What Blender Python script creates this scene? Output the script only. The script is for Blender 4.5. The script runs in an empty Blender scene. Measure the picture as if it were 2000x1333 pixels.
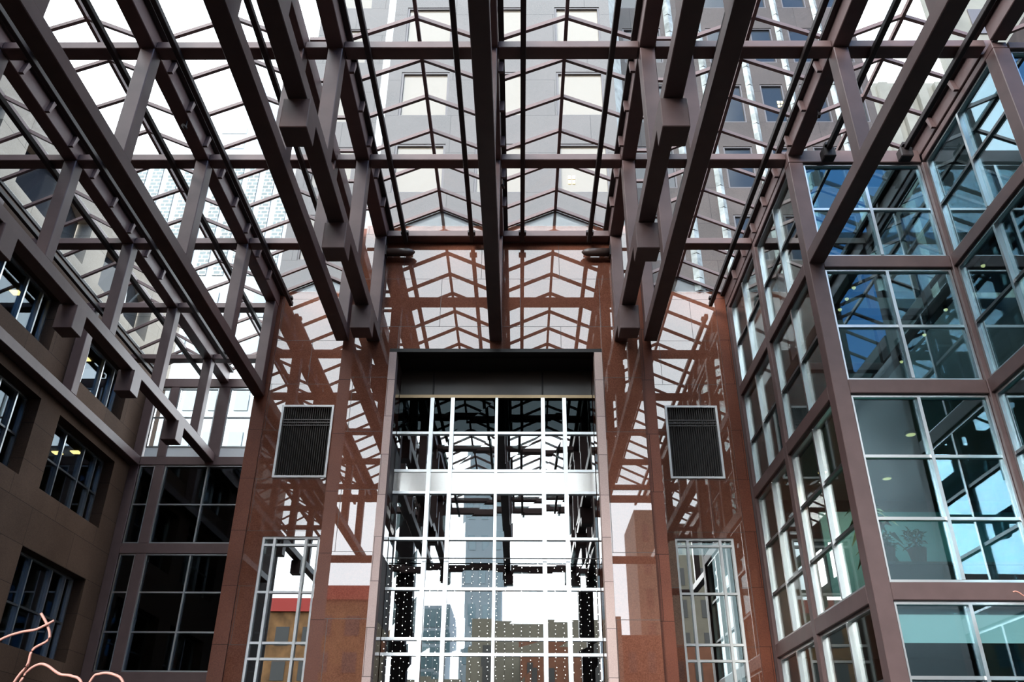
import bpy, bmesh, math, random
from mathutils import Vector, Matrix
random.seed(7)
SC = bpy.context.scene
COL = SC.collection

# ------------------------------------------------------------------ camera, sky, exposure
FPX, PITCH, YAW, ROLL = 1657.9, 0.50561186, -0.01109171, 0.00643541
def cam_rows():
    R0 = Matrix(((1,0,0),(0,0,-1),(0,1,0)))
    cy, sy = math.cos(YAW), math.sin(YAW)
    Ry = Matrix(((cy,-sy,0),(sy,cy,0),(0,0,1)))
    cp, sp = math.cos(PITCH), math.sin(PITCH)
    Rp = Matrix(((1,0,0),(0,cp,sp),(0,-sp,cp)))
    cr, sr = math.cos(ROLL), math.sin(ROLL)
    Rr = Matrix(((cr,-sr,0),(sr,cr,0),(0,0,1)))
    return Rr @ R0 @ Rp @ Ry
RW = cam_rows()
cd = bpy.data.cameras.new('camera')
cam = bpy.data.objects.new('camera', cd); COL.objects.link(cam)
cd.sensor_fit = 'HORIZONTAL'; cd.sensor_width = 36.0; cd.lens = FPX * 36.0 / 2000.0
cd.clip_start = 0.05; cd.clip_end = 600
m3 = Matrix((RW[0], -RW[1], -RW[2])).transposed()
cam.matrix_world = m3.to_4x4()
SC.camera = cam

SC.view_settings.view_transform = 'Standard'
SC.view_settings.look = 'None'
SC.view_settings.exposure = 0.0
SC.view_settings.gamma = 1.0
SC.view_settings.use_curve_mapping = False
SC.cycles.transparent_max_bounces = 24
SC.cycles.max_bounces = 7
SC.cycles.diffuse_bounces = 3
SC.cycles.glossy_bounces = 5
SC.cycles.caustics_reflective = False
SC.cycles.caustics_refractive = False
SC.cycles.use_denoising = True

w = bpy.data.worlds.new('sky'); SC.world = w; w.use_nodes = True
nt = w.node_tree; nt.nodes.clear()
def WN(t, **k):
    n = nt.nodes.new(t)
    for a, b in k.items(): setattr(n, a, b)
    return n
wo = WN('ShaderNodeOutputWorld'); bg = WN('ShaderNodeBackground')
tc = WN('ShaderNodeTexCoord')
sep = WN('ShaderNodeSeparateXYZ'); nt.links.new(tc.outputs['Generated'], sep.inputs[0])
# blue opening in the cloud cover behind the camera on the right
dot = WN('ShaderNodeVectorMath', operation='DOT_PRODUCT'); dot.inputs[1].default_value = (0.90, 0.42, 0.0)
nt.links.new(tc.outputs['Generated'], dot.inputs[0])
noi = WN('ShaderNodeTexNoise'); noi.inputs['Scale'].default_value = 3.2; noi.inputs['Detail'].default_value = 5
nt.links.new(tc.outputs['Generated'], noi.inputs['Vector'])
ma = WN('ShaderNodeMath', operation='MULTIPLY_ADD'); ma.inputs[1].default_value = 0.30; ma.inputs[2].default_value = -0.15
nt.links.new(noi.outputs['Fac'], ma.inputs[0])
ad = WN('ShaderNodeMath', operation='ADD'); nt.links.new(dot.outputs['Value'], ad.inputs[0]); nt.links.new(ma.outputs[0], ad.inputs[1])
mra = WN('ShaderNodeMapRange', interpolation_type='SMOOTHSTEP')
mra.inputs['From Min'].default_value = -0.13; mra.inputs['From Max'].default_value = -0.03
nt.links.new(ad.outputs[0], mra.inputs['Value'])
mrb = WN('ShaderNodeMapRange', interpolation_type='SMOOTHSTEP')
mrb.inputs['From Min'].default_value = 0.0; mrb.inputs['From Max'].default_value = -0.3
nt.links.new(sep.outputs['Y'], mrb.inputs['Value'])
mr = WN('ShaderNodeMath', operation='MULTIPLY'); nt.links.new(mra.outputs['Result'], mr.inputs[0]); nt.links.new(mrb.outputs['Result'], mr.inputs[1])
mx = WN('ShaderNodeMix', data_type='RGBA')
mx.inputs['A'].default_value = (1, 1, 1, 1)
# overcast brightness: dimmer overhead, brighter low in the open quarter behind the camera
mrc = WN('ShaderNodeMapRange', interpolation_type='SMOOTHSTEP')
mrc.inputs['From Min'].default_value = 0.05; mrc.inputs['From Max'].default_value = -0.45
mrc.inputs['To Min'].default_value = 5.0; mrc.inputs['To Max'].default_value = 8.0
nt.links.new(sep.outputs['Y'], mrc.inputs['Value'])
mrd = WN('ShaderNodeMapRange', interpolation_type='SMOOTHSTEP')
mrd.inputs['From Min'].default_value = 0.60; mrd.inputs['From Max'].default_value = 0.30
mrd.inputs['To Min'].default_value = 1.0; mrd.inputs['To Max'].default_value = 1.25
nt.links.new(sep.outputs['Z'], mrd.inputs['Value'])
mre = WN('ShaderNodeMath', operation='MULTIPLY'); nt.links.new(mrc.outputs['Result'], mre.inputs[0]); nt.links.new(mrd.outputs['Result'], mre.inputs[1])
skw = WN('ShaderNodeVectorMath', operation='SCALE'); skw.inputs[0].default_value = (0.90, 0.98, 1.04)
nt.links.new(mre.outputs[0], skw.inputs['Scale']); nt.links.new(skw.outputs[0], mx.inputs['A'])
mx.inputs['B'].default_value = (0.32, 0.95, 2.1, 1)
nt.links.new(mr.outputs[0], mx.inputs['Factor'])
hz = WN('ShaderNodeMapRange'); hz.inputs['From Min'].default_value = -0.02; hz.inputs['From Max'].default_value = 0.02
nt.links.new(sep.outputs['Z'], hz.inputs['Value'])
mx2 = WN('ShaderNodeMix', data_type='RGBA'); mx2.inputs['A'].default_value = (0.03, 0.03, 0.032, 1)
nt.links.new(hz.outputs['Result'], mx2.inputs['Factor']); nt.links.new(mx.outputs['Result'], mx2.inputs['B'])
nt.links.new(mx2.outputs['Result'], bg.inputs['Color']); bg.inputs['Strength'].default_value = 1.0
nt.links.new(bg.outputs[0], wo.inputs['Surface'])

# soft low brightness breaking through the clouds behind the camera, from the left
sd = bpy.data.lights.new('sun', 'SUN'); sd.energy = 4.4; sd.angle = math.radians(16); sd.color = (1.0, 0.96, 0.92)
so = bpy.data.objects.new('sun', sd); COL.objects.link(so)
so.rotation_euler = Vector((0.44, 0.865, -0.242)).to_track_quat('-Z', 'Y').to_euler()
so.location = (-20, -40, 30)

# ------------------------------------------------------------------ materials
def pm(name, color, rough=0.5, metal=0.0, ior=1.5, spec=0.5, noise=None, emit=None, emit_s=0.0):
    m = bpy.data.materials.new(name); m.use_nodes = True
    n = m.node_tree; b = n.nodes['Principled BSDF']
    b.inputs['Base Color'].default_value = (*color, 1)
    b.inputs['Roughness'].default_value = rough
    b.inputs['Metallic'].default_value = metal
    b.inputs['IOR'].default_value = ior
    b.inputs['Specular IOR Level'].default_value = spec
    if noise:
        sc, lo, hi = noise
        t = n.nodes.new('ShaderNodeTexCoord'); x = n.nodes.new('ShaderNodeTexNoise')
        x.inputs['Scale'].default_value = sc; x.inputs['Detail'].default_value = 6
        n.links.new(t.outputs['Object'], x.inputs['Vector'])
        r = n.nodes.new('ShaderNodeMapRange'); r.inputs['From Min'].default_value = 0.3; r.inputs['From Max'].default_value = 0.7
        r.inputs['To Min'].default_value = lo; r.inputs['To Max'].default_value = hi
        n.links.new(x.outputs['Fac'], r.inputs['Value'])
        mu = n.nodes.new('ShaderNodeVectorMath'); mu.operation = 'SCALE'
        mu.inputs[0].default_value = color
        n.links.new(r.outputs['Result'], mu.inputs['Scale'])
        n.links.new(mu.outputs[0], b.inputs['Base Color'])
    if emit:
        b.inputs['Emission Color'].default_value = (*emit, 1); b.inputs['Emission Strength'].default_value = emit_s
    return m

def granite(name, c1, c2, rough, ior, joint=(1.9, 1.333, 16.63), jcol=0.25, plane='XZ'):
    """speckled stone slabs with thin joints"""
    m = bpy.data.materials.new(name); m.use_nodes = True
    n = m.node_tree; b = n.nodes['Principled BSDF']; L = n.links.new
    geo = n.nodes.new('ShaderNodeNewGeometry')
    sp = n.nodes.new('ShaderNodeSeparateXYZ'); L(geo.outputs['Position'], sp.inputs[0])
    cb = n.nodes.new('ShaderNodeCombineXYZ')
    L(sp.outputs['X' if plane == 'XZ' else 'Y'], cb.inputs['X'])
    off = n.nodes.new('ShaderNodeMath'); off.operation = 'SUBTRACT'; off.inputs[1].default_value = joint[2] - 40*joint[1]
    L(sp.outputs['Z'], off.inputs[0]); L(off.outputs[0], cb.inputs['Y'])
    br = n.nodes.new('ShaderNodeTexBrick')
    br.inputs['Scale'].default_value = 1.0; br.inputs['Brick Width'].default_value = joint[0]
    br.inputs['Row Height'].default_value = joint[1]; br.inputs['Mortar Size'].default_value = 0.006
    br.inputs['Mortar Smooth'].default_value = 0.0
    br.inputs['Color1'].default_value = (1,1,1,1); br.inputs['Color2'].default_value = (0.84,0.84,0.84,1)
    br.inputs['Mortar'].default_value = (jcol,jcol,jcol,1)
    L(cb.outputs[0], br.inputs['Vector'])
    x = n.nodes.new('ShaderNodeTexNoise'); x.inputs['Scale'].default_value = 45; x.inputs['Detail'].default_value = 4
    L(geo.outputs['Position'], x.inputs['Vector'])
    x2 = n.nodes.new('ShaderNodeTexNoise'); x2.inputs['Scale'].default_value = 0.8; x2.inputs['Detail'].default_value = 3
    L(geo.outputs['Position'], x2.inputs['Vector'])
    av = n.nodes.new('ShaderNodeMath'); av.operation = 'MULTIPLY_ADD'; av.inputs[1].default_value = 0.45
    L(x2.outputs['Fac'], av.inputs[0])
    h = n.nodes.new('ShaderNodeMath'); h.operation = 'MULTIPLY'; h.inputs[1].default_value = 0.55
    L(x.outputs['Fac'], h.inputs[0]); L(h.outputs[0], av.inputs[2])
    mr = n.nodes.new('ShaderNodeMapRange'); mr.inputs['From Min'].default_value = 0.35; mr.inputs['From Max'].default_value = 0.65
    L(av.outputs[0], mr.inputs['Value'])
    mix = n.nodes.new('ShaderNodeMix'); mix.data_type = 'RGBA'
    mix.inputs['A'].default_value = (*c1,1); mix.inputs['B'].default_value = (*c2,1)
    L(mr.outputs['Result'], mix.inputs['Factor'])
    mul = n.nodes.new('ShaderNodeMix'); mul.data_type = 'RGBA'; mul.blend_type = 'MULTIPLY'
    mul.inputs['Factor'].default_value = 1.0
    L(mix.outputs['Result'], mul.inputs['A']); L(br.outputs['Color'], mul.inputs['B'])
    L(mul.outputs['Result'], b.inputs['Base Color'])
    b.inputs['Roughness'].default_value = rough; b.inputs['IOR'].default_value = ior
    rr = n.nodes.new('ShaderNodeMapRange'); rr.inputs['To Min'].default_value = rough; rr.inputs['To Max'].default_value = max(rough, 0.6)
    L(br.outputs['Fac'], rr.inputs['Value']); L(rr.outputs['Result'], b.inputs['Roughness'])
    return m

def glass(name, tint, refl, base, grazing=0.8, rough=0.0):
    m = bpy.data.materials.new(name); m.use_nodes = True
    n = m.node_tree; n.nodes.clear(); L = n.links.new
    o = n.nodes.new('ShaderNodeOutputMaterial')
    t = n.nodes.new('ShaderNodeBsdfTransparent'); t.inputs['Color'].default_value = (*tint,1)
    g = n.nodes.new('ShaderNodeBsdfGlossy'); g.inputs['Color'].default_value = (*refl,1); g.inputs['Roughness'].default_value = rough
    lw = n.nodes.new('ShaderNodeLayerWeight'); lw.inputs['Blend'].default_value = 0.5
    p = n.nodes.new('ShaderNodeMath'); p.operation = 'POWER'; p.inputs[1].default_value = 3.5
    L(lw.outputs['Facing'], p.inputs[0])
    a = n.nodes.new('ShaderNodeMath'); a.operation = 'MULTIPLY_ADD'; a.inputs[1].default_value = grazing*(1-base); a.inputs[2].default_value = base
    a.use_clamp = True
    L(p.outputs[0], a.inputs[0])
    mx = n.nodes.new('ShaderNodeMixShader'); L(a.outputs[0], mx.inputs['Fac'])
    L(t.outputs[0], mx.inputs[1]); L(g.outputs[0], mx.inputs[2]); L(mx.outputs[0], o.inputs['Surface'])
    return m

STEEL = pm('plum_brown_paint', (0.128, 0.078, 0.074), 0.45, spec=0.45, noise=(3.0, 0.88, 1.1))
STEEL_D = pm('dark_bronze_paint', (0.03, 0.022, 0.022), 0.5, spec=0.3)
ALU = pm('brushed_aluminium', (0.56, 0.58, 0.59), 0.3, metal=1.0)
ALU_D = pm('dark_transom_metal', (0.12, 0.125, 0.13), 0.35, metal=0.8)
STAIN = pm('stainless_sheet', (0.82, 0.80, 0.76), 0.16, metal=1.0)
WHITEM = pm('white_enamel', (0.80, 0.81, 0.81), 0.4)
GR_P = granite('red_granite_polished', (0.13, 0.046, 0.028), (0.24, 0.094, 0.060), 0.010, 1.78)
GR_W = granite('tower_granite_polished', (0.030, 0.021, 0.019), (0.055, 0.040, 0.037), 0.010, 1.60)
GR_R = granite('red_granite_honed', (0.12, 0.034, 0.018), (0.20, 0.062, 0.034), 0.42, 1.3)
GR_F = granite('pink_granite_flamed', (0.56, 0.41, 0.37), (0.70, 0.53, 0.48), 0.75, 1.4, joint=(3.0, 0.905, 12.18))
GR_L = granite('brown_granite_flamed', (0.070, 0.040, 0.026), (0.110, 0.066, 0.045), 0.8, 1.25, joint=(2.3, 0.95, 10.43), plane='YZ')
GR_B = granite('beige_stone', (0.36, 0.30, 0.23), (0.46, 0.39, 0.31), 0.7, 1.4, joint=(2.0, 1.3, 10.43), plane='YZ')
GR_T = granite('shaded_wing_granite', (0.045, 0.034, 0.029), (0.075, 0.057, 0.049), 0.4, 1.35)  # right wing's shade put into a dull brown version of the tower granite
PAVE = pm('dark_paving', (0.012, 0.011, 0.011), 0.8, noise=(2.0, 0.8, 1.2))
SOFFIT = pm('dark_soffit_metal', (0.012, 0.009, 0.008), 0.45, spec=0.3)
BLACK = pm('black_recess', (0.012, 0.011, 0.011), 0.6)
GRILLE = pm('black_louvre_metal', (0.10, 0.09, 0.088), 0.5, metal=0.2)
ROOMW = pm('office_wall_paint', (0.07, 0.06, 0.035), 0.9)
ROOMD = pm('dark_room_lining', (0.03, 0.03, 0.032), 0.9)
SLABM = pm('floor_slab_grey', (0.16, 0.165, 0.16), 0.7)
BLIND = pm('white_roller_blind', (0.80, 0.84, 0.82), 0.8)
LAMP_W = pm('warm_lamp', (0.9, 0.8, 0.6), 0.5, emit=(1.0, 0.72, 0.30), emit_s=2.2)
LAMP_Y = pm('yellow_ceiling_panel', (0.9, 0.8, 0.5), 0.5, emit=(1.0, 0.74, 0.30), emit_s=6.0)
LED = pm('led_bulb', (1, 1, 1), 0.4, emit=(1.0, 0.98, 0.92), emit_s=4.0)
WIRE = pm('copper_pink_wire', (0.62, 0.28, 0.21), 0.4, spec=0.6)
CABLE = pm('dark_cable', (0.03, 0.03, 0.03), 0.6)
LEAF = pm('green_leaves', (0.05, 0.11, 0.04), 0.6, noise=(8.0, 0.6, 1.5))
POT = pm('terracotta_pot', (0.2, 0.11, 0.07), 0.7)
PALE = pm('pale_concrete', (0.33, 0.345, 0.345), 0.7, noise=(0.4, 0.93, 1.05))
FRAMED = pm('grey_window_frame', (0.085, 0.075, 0.078), 0.4)
FLUTE = pm('grey_fluted_stone', (0.15, 0.145, 0.125), 0.8, noise=(0.4, 0.8, 1.2))
HAZEW = pm('pale_far_window', (0.19, 0.225, 0.235), 0.5)
TEALW = pm('teal_far_window', (0.10, 0.17, 0.19), 0.12, ior=1.6)
BLUEW = pm('blue_far_window', (0.16, 0.24, 0.28), 0.08, ior=1.7)
BEIGEB = pm('beige_far_stone', (0.20, 0.175, 0.13), 0.8, noise=(0.6, 0.9, 1.1))
BRICKB = pm('orange_brick', (0.22, 0.085, 0.045), 0.85, noise=(1.2, 0.85, 1.15))
GREYB = pm('blue_grey_cladding', (0.27, 0.33, 0.37), 0.5)
CREAM = pm('cream_blind_behind_glass', (0.17, 0.145, 0.115), 0.05, ior=1.62)
DARKW = pm('dark_tower_pane', (0.022, 0.026, 0.032), 0.04, ior=1.45)
QUOIN = pm('pale_marble_strip', (0.26, 0.285, 0.28), 0.25, noise=(3.5, 0.5, 1.25))

G_SKY = glass('skylight_glass', (0.955, 0.965, 0.965), (0.9, 0.95, 1.0), 0.02, 0.3)
G_CURT = glass('mirror_curtain_glass', (0.25, 0.28, 0.28), (0.93, 0.97, 0.98), 0.30, 0.6)
G_SPAN = glass('black_spandrel_glass', (0.05, 0.06, 0.06), (0.55, 0.7, 0.75), 0.012, 0.15)
G_PAV = glass('teal_pavilion_glass', (0.46, 0.61, 0.63), (0.66, 0.86, 0.98), 0.095, 0.7)
G_SIDE = glass('grey_pavilion_glass', (0.72, 0.76, 0.74), (0.85, 0.9, 0.9), 0.07, 0.55)
G_DARK = glass('dark_office_glass', (0.50, 0.52, 0.50), (0.75, 0.85, 0.95), 0.045, 0.4)
G_CLEAR = glass('clear_window_glass', (0.92, 0.94, 0.94), (0.9, 0.95, 1.0), 0.03, 0.4)

def brick_grid_mat():
    """window strips of the pale tower: dark panes in a light grid"""
    m = bpy.data.materials.new('paned_window_strip'); m.use_nodes = True
    n = m.node_tree; b = n.nodes['Principled BSDF']; L = n.links.new
    geo = n.nodes.new('ShaderNodeNewGeometry'); sp = n.nodes.new('ShaderNodeSeparateXYZ'); L(geo.outputs['Position'], sp.inputs[0])
    cb = n.nodes.new('ShaderNodeCombineXYZ'); L(sp.outputs['X'], cb.inputs['X']); L(sp.outputs['Z'], cb.inputs['Y'])
    br = n.nodes.new('ShaderNodeTexBrick'); br.inputs['Scale'].default_value = 1
    br.inputs['Brick Width'].default_value = 0.62; br.inputs['Row Height'].default_value = 0.40
    br.inputs['Mortar Size'].default_value = 0.055; br.inputs['Mortar Smooth'].default_value = 0
    br.inputs['Color1'].default_value = (0.065, 0.088, 0.088, 1); br.inputs['Color2'].default_value = (0.10, 0.13, 0.13, 1)
    br.inputs['Mortar'].default_value = (0.29, 0.31, 0.31, 1)
    L(cb.outputs[0], br.inputs['Vector']); L(br.outputs['Color'], b.inputs['Base Color'])
    b.inputs['Roughness'].default_value = 0.5
    return m
STRIP = brick_grid_mat()

# ------------------------------------------------------------------ mesh helpers
class MB:
    def __init__(s): s.bm = bmesh.new()
    def box(s, x0, x1, y0, y1, z0, z1, bev=0.0):
        if x0 > x1: x0, x1 = x1, x0
        if y0 > y1: y0, y1 = y1, y0
        if z0 > z1: z0, z1 = z1, z0
        P = [(x0,y0,z0),(x1,y0,z0),(x1,y1,z0),(x0,y1,z0),(x0,y0,z1),(x1,y0,z1),(x1,y1,z1),(x0,y1,z1)]
        v = [s.bm.verts.new(p) for p in P]
        f = [s.bm.faces.new([v[i] for i in q]) for q in ((3,2,1,0),(4,5,6,7),(0,1,5,4),(1,2,6,5),(2,3,7,6),(3,0,4,7))]
        if bev > 0:
            ed = list({e for a in f for e in a.edges})
            bmesh.ops.bevel(s.bm, geom=ed, offset=bev, segments=1, affect='EDGES', profile=0.5)
        return s
    def prism(s, pts, axis, a, b):
        """polygon pts in the plane across `axis`, swept from a to b"""
        def mk(p, t):
            return {'X': (t, p[0], p[1]), 'Y': (p[0], t, p[1]), 'Z': (p[0], p[1], t)}[axis]
        A = [s.bm.verts.new(mk(p, a)) for p in pts]; B = [s.bm.verts.new(mk(p, b)) for p in pts]
        n = len(pts)
        s.bm.faces.new(A[::-1]); s.bm.faces.new(B)
        for i in range(n): s.bm.faces.new((A[i], A[(i+1)%n], B[(i+1)%n], B[i]))
        return s
    def tube(s, path, r, seg=8, cap=True):
        path = [Vector(p) for p in path]; rings = []
        rr = r if isinstance(r, (list, tuple)) else [r]*len(path)
        up = Vector((0,0,1))
        for i, p in enumerate(path):
            d = (path[min(i+1, len(path)-1)] - path[max(i-1, 0)]).normalized()
            a = d.cross(up if abs(d.dot(up)) < 0.95 else Vector((1,0,0))).normalized(); b = d.cross(a).normalized()
            rings.append([s.bm.verts.new(p + (a*math.cos(k*2*math.pi/seg) + b*math.sin(k*2*math.pi/seg))*rr[i]) for k in range(seg)])
        for i in range(len(rings)-1):
            for k in range(seg):
                s.bm.faces.new((rings[i][k], rings[i][(k+1)%seg], rings[i+1][(k+1)%seg], rings[i+1][k]))
        if cap:
            s.bm.faces.new(rings[0][::-1]); s.bm.faces.new(rings[-1])
        return s
    def ball(s, c, r, u=8, v=5):
        bmesh.ops.create_uvsphere(s.bm, u_segments=u, v_segments=v, radius=r, matrix=Matrix.Translation(c)); return s
    def build(s, name, mat, parent=None, smooth=False):
        off = root_off(parent)
        bmesh.ops.recalc_face_normals(s.bm, faces=s.bm.faces)
        if off is not None: bmesh.ops.translate(s.bm, verts=s.bm.verts, vec=-off)
        me = bpy.data.meshes.new(name); s.bm.to_mesh(me); s.bm.free()
        if smooth:
            for p in me.polygons: p.use_smooth = True
        me.materials.append(mat)
        o = bpy.data.objects.new(name, me); COL.objects.link(o)
        if parent: o.parent = parent
        return o
OFF = {}
def root_off(p):
    while p is not None and p.parent: p = p.parent
    return OFF.get(p.name) if p else None
def tag(o, label=None, cat=None, group=None, kind=None):
    if label: o['label'] = label
    if cat: o['category'] = cat
    if group: o['group'] = group
    if kind: o['kind'] = kind
    elif cat: o['kind'] = 'thing'
    return o
def thing(name, label, cat, loc=(0,0,0), group=None):
    o = bpy.data.objects.new(name, None); COL.objects.link(o)
    o.empty_display_size = 0.2; o.location = loc
    OFF[o.name] = Vector(loc)
    return tag(o, label, cat, group)
def box(name, mat, parent, *a, bev=0.0):
    return MB().box(*a, bev=bev).build(name, mat, parent)
def solid_mesh(name, label, cat, mat, *a, bev=0.0, group=None):
    return tag(box(name, mat, None, *a, bev=bev), label, cat, group)
def wall_cells(mb, a_edges, z_edges, holes, emit):
    """fill the grid of cells except those inside holes (a0,a1,z0,z1); runs are merged along a"""
    A = sorted(set(a_edges + [h[0] for h in holes] + [h[1] for h in holes]))
    Z = sorted(set(z_edges + [h[2] for h in holes] + [h[3] for h in holes]))
    A = [a for a in A if min(a_edges) <= a <= max(a_edges)]; Z = [z for z in Z if min(z_edges) <= z <= max(z_edges)]
    for z0, z1 in zip(Z, Z[1:]):
        run = None
        for a0, a1 in zip(A, A[1:]):
            ca, cz = (a0+a1)/2, (z0+z1)/2
            hole = any(h[0] < ca < h[1] and h[2] < cz < h[3] for h in holes)
            if hole:
                if run: emit(run[0], run[1], z0, z1); run = None
            else:
                run = (run[0], a1) if run else (a0, a1)
        if run: emit(run[0], run[1], z0, z1)

GROUND = -1.65
ZB0, ZB1 = 9.57, 9.85          # bottom chords
ZT0, ZT1 = 12.36, 12.78        # top chords
PITCHY = 3.1
YROW = [11.1 + PITCHY*k for k in range(-4, 5)]      # cross beams: -1.3 ... 23.5
YEND = -3.06
XC, XL1, XR1, XL2, XR2 = -0.57, -3.43, 2.34, -4.15, 3.03
XT1L, XT0L, XT1R, XT0R = -6.93, -9.81, 5.90, 8.72
YW, YV, YF = 17.3, 20.39, 25.2    # granite pier, grille bays, framed wall

# ------------------------------------------------------------------ large structure
fl = box('floor', PAVE, None, -60, 60, -40, 60, GROUND-0.3, GROUND); tag(fl, kind='structure')

# granite pier in the middle
DX0, DX1, DZ = -3.02, 1.88, 9.36
ZR0 = 12.9
mb = MB()
wall_cells(mb, [-3.86, 2.76], [GROUND, ZR0], [(DX0, DX1, GROUND-1, DZ)], lambda a0,a1,z0,z1: mb.box(a0,a1,YW,YW+2.2,z0,z1))
wb = mb.build('wall_back', GR_P); tag(wb, kind='structure')
for s, (a, b) in {'left': (-4.16, -3.86), 'right': (2.76, 3.06)}.items():
    o = box('trim_1' if s == 'left' else 'trim_2', GR_R, None, a, b, YW+0.12, YV, GROUND, ZR0); tag(o, kind='structure')
# jamb trims
for i, (a, b, r0, r1) in enumerate(((DX0, -2.85, -2.87, -2.85), (1.70, DX1, 1.70, 1.72))):
    o = box('trim_%d' % (3+i), GR_F, None, a, b, YW-0.03, YW+0.25, GROUND, DZ-0.09); tag(o, kind='structure')
    o = box('trim_%d' % (5+i), GR_P, None, a, b, YW+0.25, YW+2.0, GROUND, DZ-0.002); tag(o, kind='structure')
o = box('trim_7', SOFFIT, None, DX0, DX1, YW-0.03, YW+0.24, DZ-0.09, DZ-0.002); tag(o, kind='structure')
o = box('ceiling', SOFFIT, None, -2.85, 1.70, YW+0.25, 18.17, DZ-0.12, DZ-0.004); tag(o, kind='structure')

# grille bays either side
VENT = {'left': (-6.27, -4.90, 7.33, 9.34), 'right': (3.79, 5.16, 7.33, 9.34)}
VWIN = {'left': (-6.28, -4.88, GROUND+0.4, 5.83), 'right': (3.76, 5.18, GROUND+0.4, 5.82)}
for s, (a, b) in {'left': (-7.06, -4.16), 'right': (3.06, 5.74)}.items():
    mb = MB()
    wall_cells(mb, [a, b], [GROUND, ZR0], [VENT[s], VWIN[s]], lambda a0,a1,z0,z1: mb.box(a0,a1,YV,YV+0.45,z0,z1))
    o = mb.build('wall_back_%s' % s, GR_P); tag(o, kind='structure')
    o = box('trim_8' if s == 'left' else 'trim_9', GR_R, None, *((-7.06, -6.70) if s == 'left' else (5.46, 5.74)), YV-0.05, YV, GROUND, ZR0); tag(o, kind='structure')
    vx = VENT[s]; wx = VWIN[s]
    o = box('wall_recess_%s' % s, BLACK, None, a+0.02, b-0.02, YV+0.46, YV+0.52, vx[2]-0.3, ZR0-0.1); tag(o, kind='structure')

# left office wall with deep window openings
XWL = -12.3
LEVELS = [(3.42, 5.67), (7.15, 9.2), (10.43, 12.0)]
BAYS = [(2.3, 5.8), (6.9, 10.4), (11.5, 15.0), (16.1, 19.7), (20.72, 24.22)]
lh = [(y0, y1 if k < 2 else y1-0.15*(k == 2)*2, z0, z1) for k, (z0, z1) in enumerate(LEVELS) for (y0, y1) in BAYS]
mb = MB()
wall_cells(mb, [-2.0, 26.5], [GROUND, 12.9], lh, lambda a0,a1,z0,z1: mb.box(XWL-0.5, XWL, a0, a1, z0, z1))
o = mb.build('wall_left', GR_L); tag(o, kind='structure')
# rooms behind the left wall: floors, ceilings and a back wall
for k, (z0, z1) in enumerate(((2.9, 3.1), (6.4, 6.7), (9.65, 9.95), (12.62, 12.9))):
    o = box('ceiling.%03d' % (k+1), ROOMW, None, -19, XWL-0.52, -2.0, 26.5, z0, z1); tag(o, kind='structure')
o = box('wall_office_back', ROOMW, None, -19.2, -19.0, -2.0, 26.5, GROUND, 12.9); tag(o, kind='structure')
o = box('wall_office_end', ROOMW, None, -19, XWL-0.52, 26.3, 26.5, GROUND, 12.6); tag(o, kind='structure')

# ------------------------------------------------------------------ roof trusses
def truss(label, x, y1, posts, post_z0=ZB1, blocks=(), end_block=False, side=1, wbot=0.30, ytop=None, brackets=True):
    t = thing('roof_truss', label, 'roof truss', (x, y1-0.2, ZB0))
    h = wbot/2
    MB().box(x-h, x+h, YEND, y1, ZB0, ZB1, bev=0.012).build('bottom_chord', STEEL, t)
    yt = ytop if ytop else y1
    MB().box(x-0.15, x+0.15, YEND, yt, ZT0, ZT1, bev=0.012).build('top_chord', STEEL, t)
    for y in posts:
        MB().box(x-0.135, x+0.135, y, y+0.30, post_z0, ZT0, bev=0.012).build('post', STEEL, t)
    for y in blocks:
        MB().box(x-0.21, x+0.21, y, y+0.46, 8.99, ZB0, bev=0.012).build('hanging_block', STEEL, t)
    if end_block:
        MB().box(x-0.21, x+0.21, YEND, YEND+0.4, 8.99, ZB0, bev=0.012).build('hanging_block', STEEL, t)
    if brackets:
        for k in range(8):
            y = 11.7 + 1.033*k
            if y < yt - 0.3 and all(abs(y - p - 0.15) > 0.3 for p in posts):
                MB().prism([(y, ZT0+0.02), (y+0.06, ZT0+0.02), (y+0.16, ZT0+0.34), (y+0.06, ZT0+0.34)], 'X', x+side*0.15, x+side*0.24).build('bracket', STEEL, t)
    return t
BLK = [9.58-2*PITCHY, 9.58-PITCHY, 9.58, 12.72, 15.66]
P17 = [y for y in YROW if y < 17.0]
PW = P17 + [16.985]
truss('central steel truss over the doorway, running from above the camera to the granite pier', XC, YW, PW, end_block=True, wbot=0.29)
truss('inner steel truss left of the doorway, with square blocks hanging beneath it', XL1, YW, PW, blocks=BLK, end_block=True, side=1)
truss('inner steel truss right of the doorway, with square blocks hanging beneath it', XR1, YW, PW, blocks=BLK, end_block=True, side=-1)
truss('plain steel truss just outside the block-hung one left of the doorway', XL2, YW, PW, side=-1, brackets=False)
truss('plain steel truss just outside the block-hung one right of the doorway', XR2, YW, PW, side=1, brackets=False)
truss('long steel truss ending on the granite corner left of the left grille', XT1L, YV-0.06, P17+[17.3, 20.02], side=1)
truss('long steel truss at far left ending on the framed window wall, with reddish blocks below', XT0L, YF-0.02, [y for y in YROW], blocks=BLK+[18.78, 21.9], side=1, ytop=YF-0.02)
truss('steel truss ending on the front corner column of the glass pavilion', XT1R, 14.08, [y for y in YROW if y < 14.0], side=-1, ytop=14.08)
t = thing('roof_edge_beam', 'steel roof edge beam on top of the glass pavilion left side', 'beam', (XT1R, 17, ZT0))
MB().box(XT1R-0.15, XT1R+0.15, 14.42, YV-0.02, ZT0+0.02, ZT1, bev=0.012).build('top_chord', STEEL, t)
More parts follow.
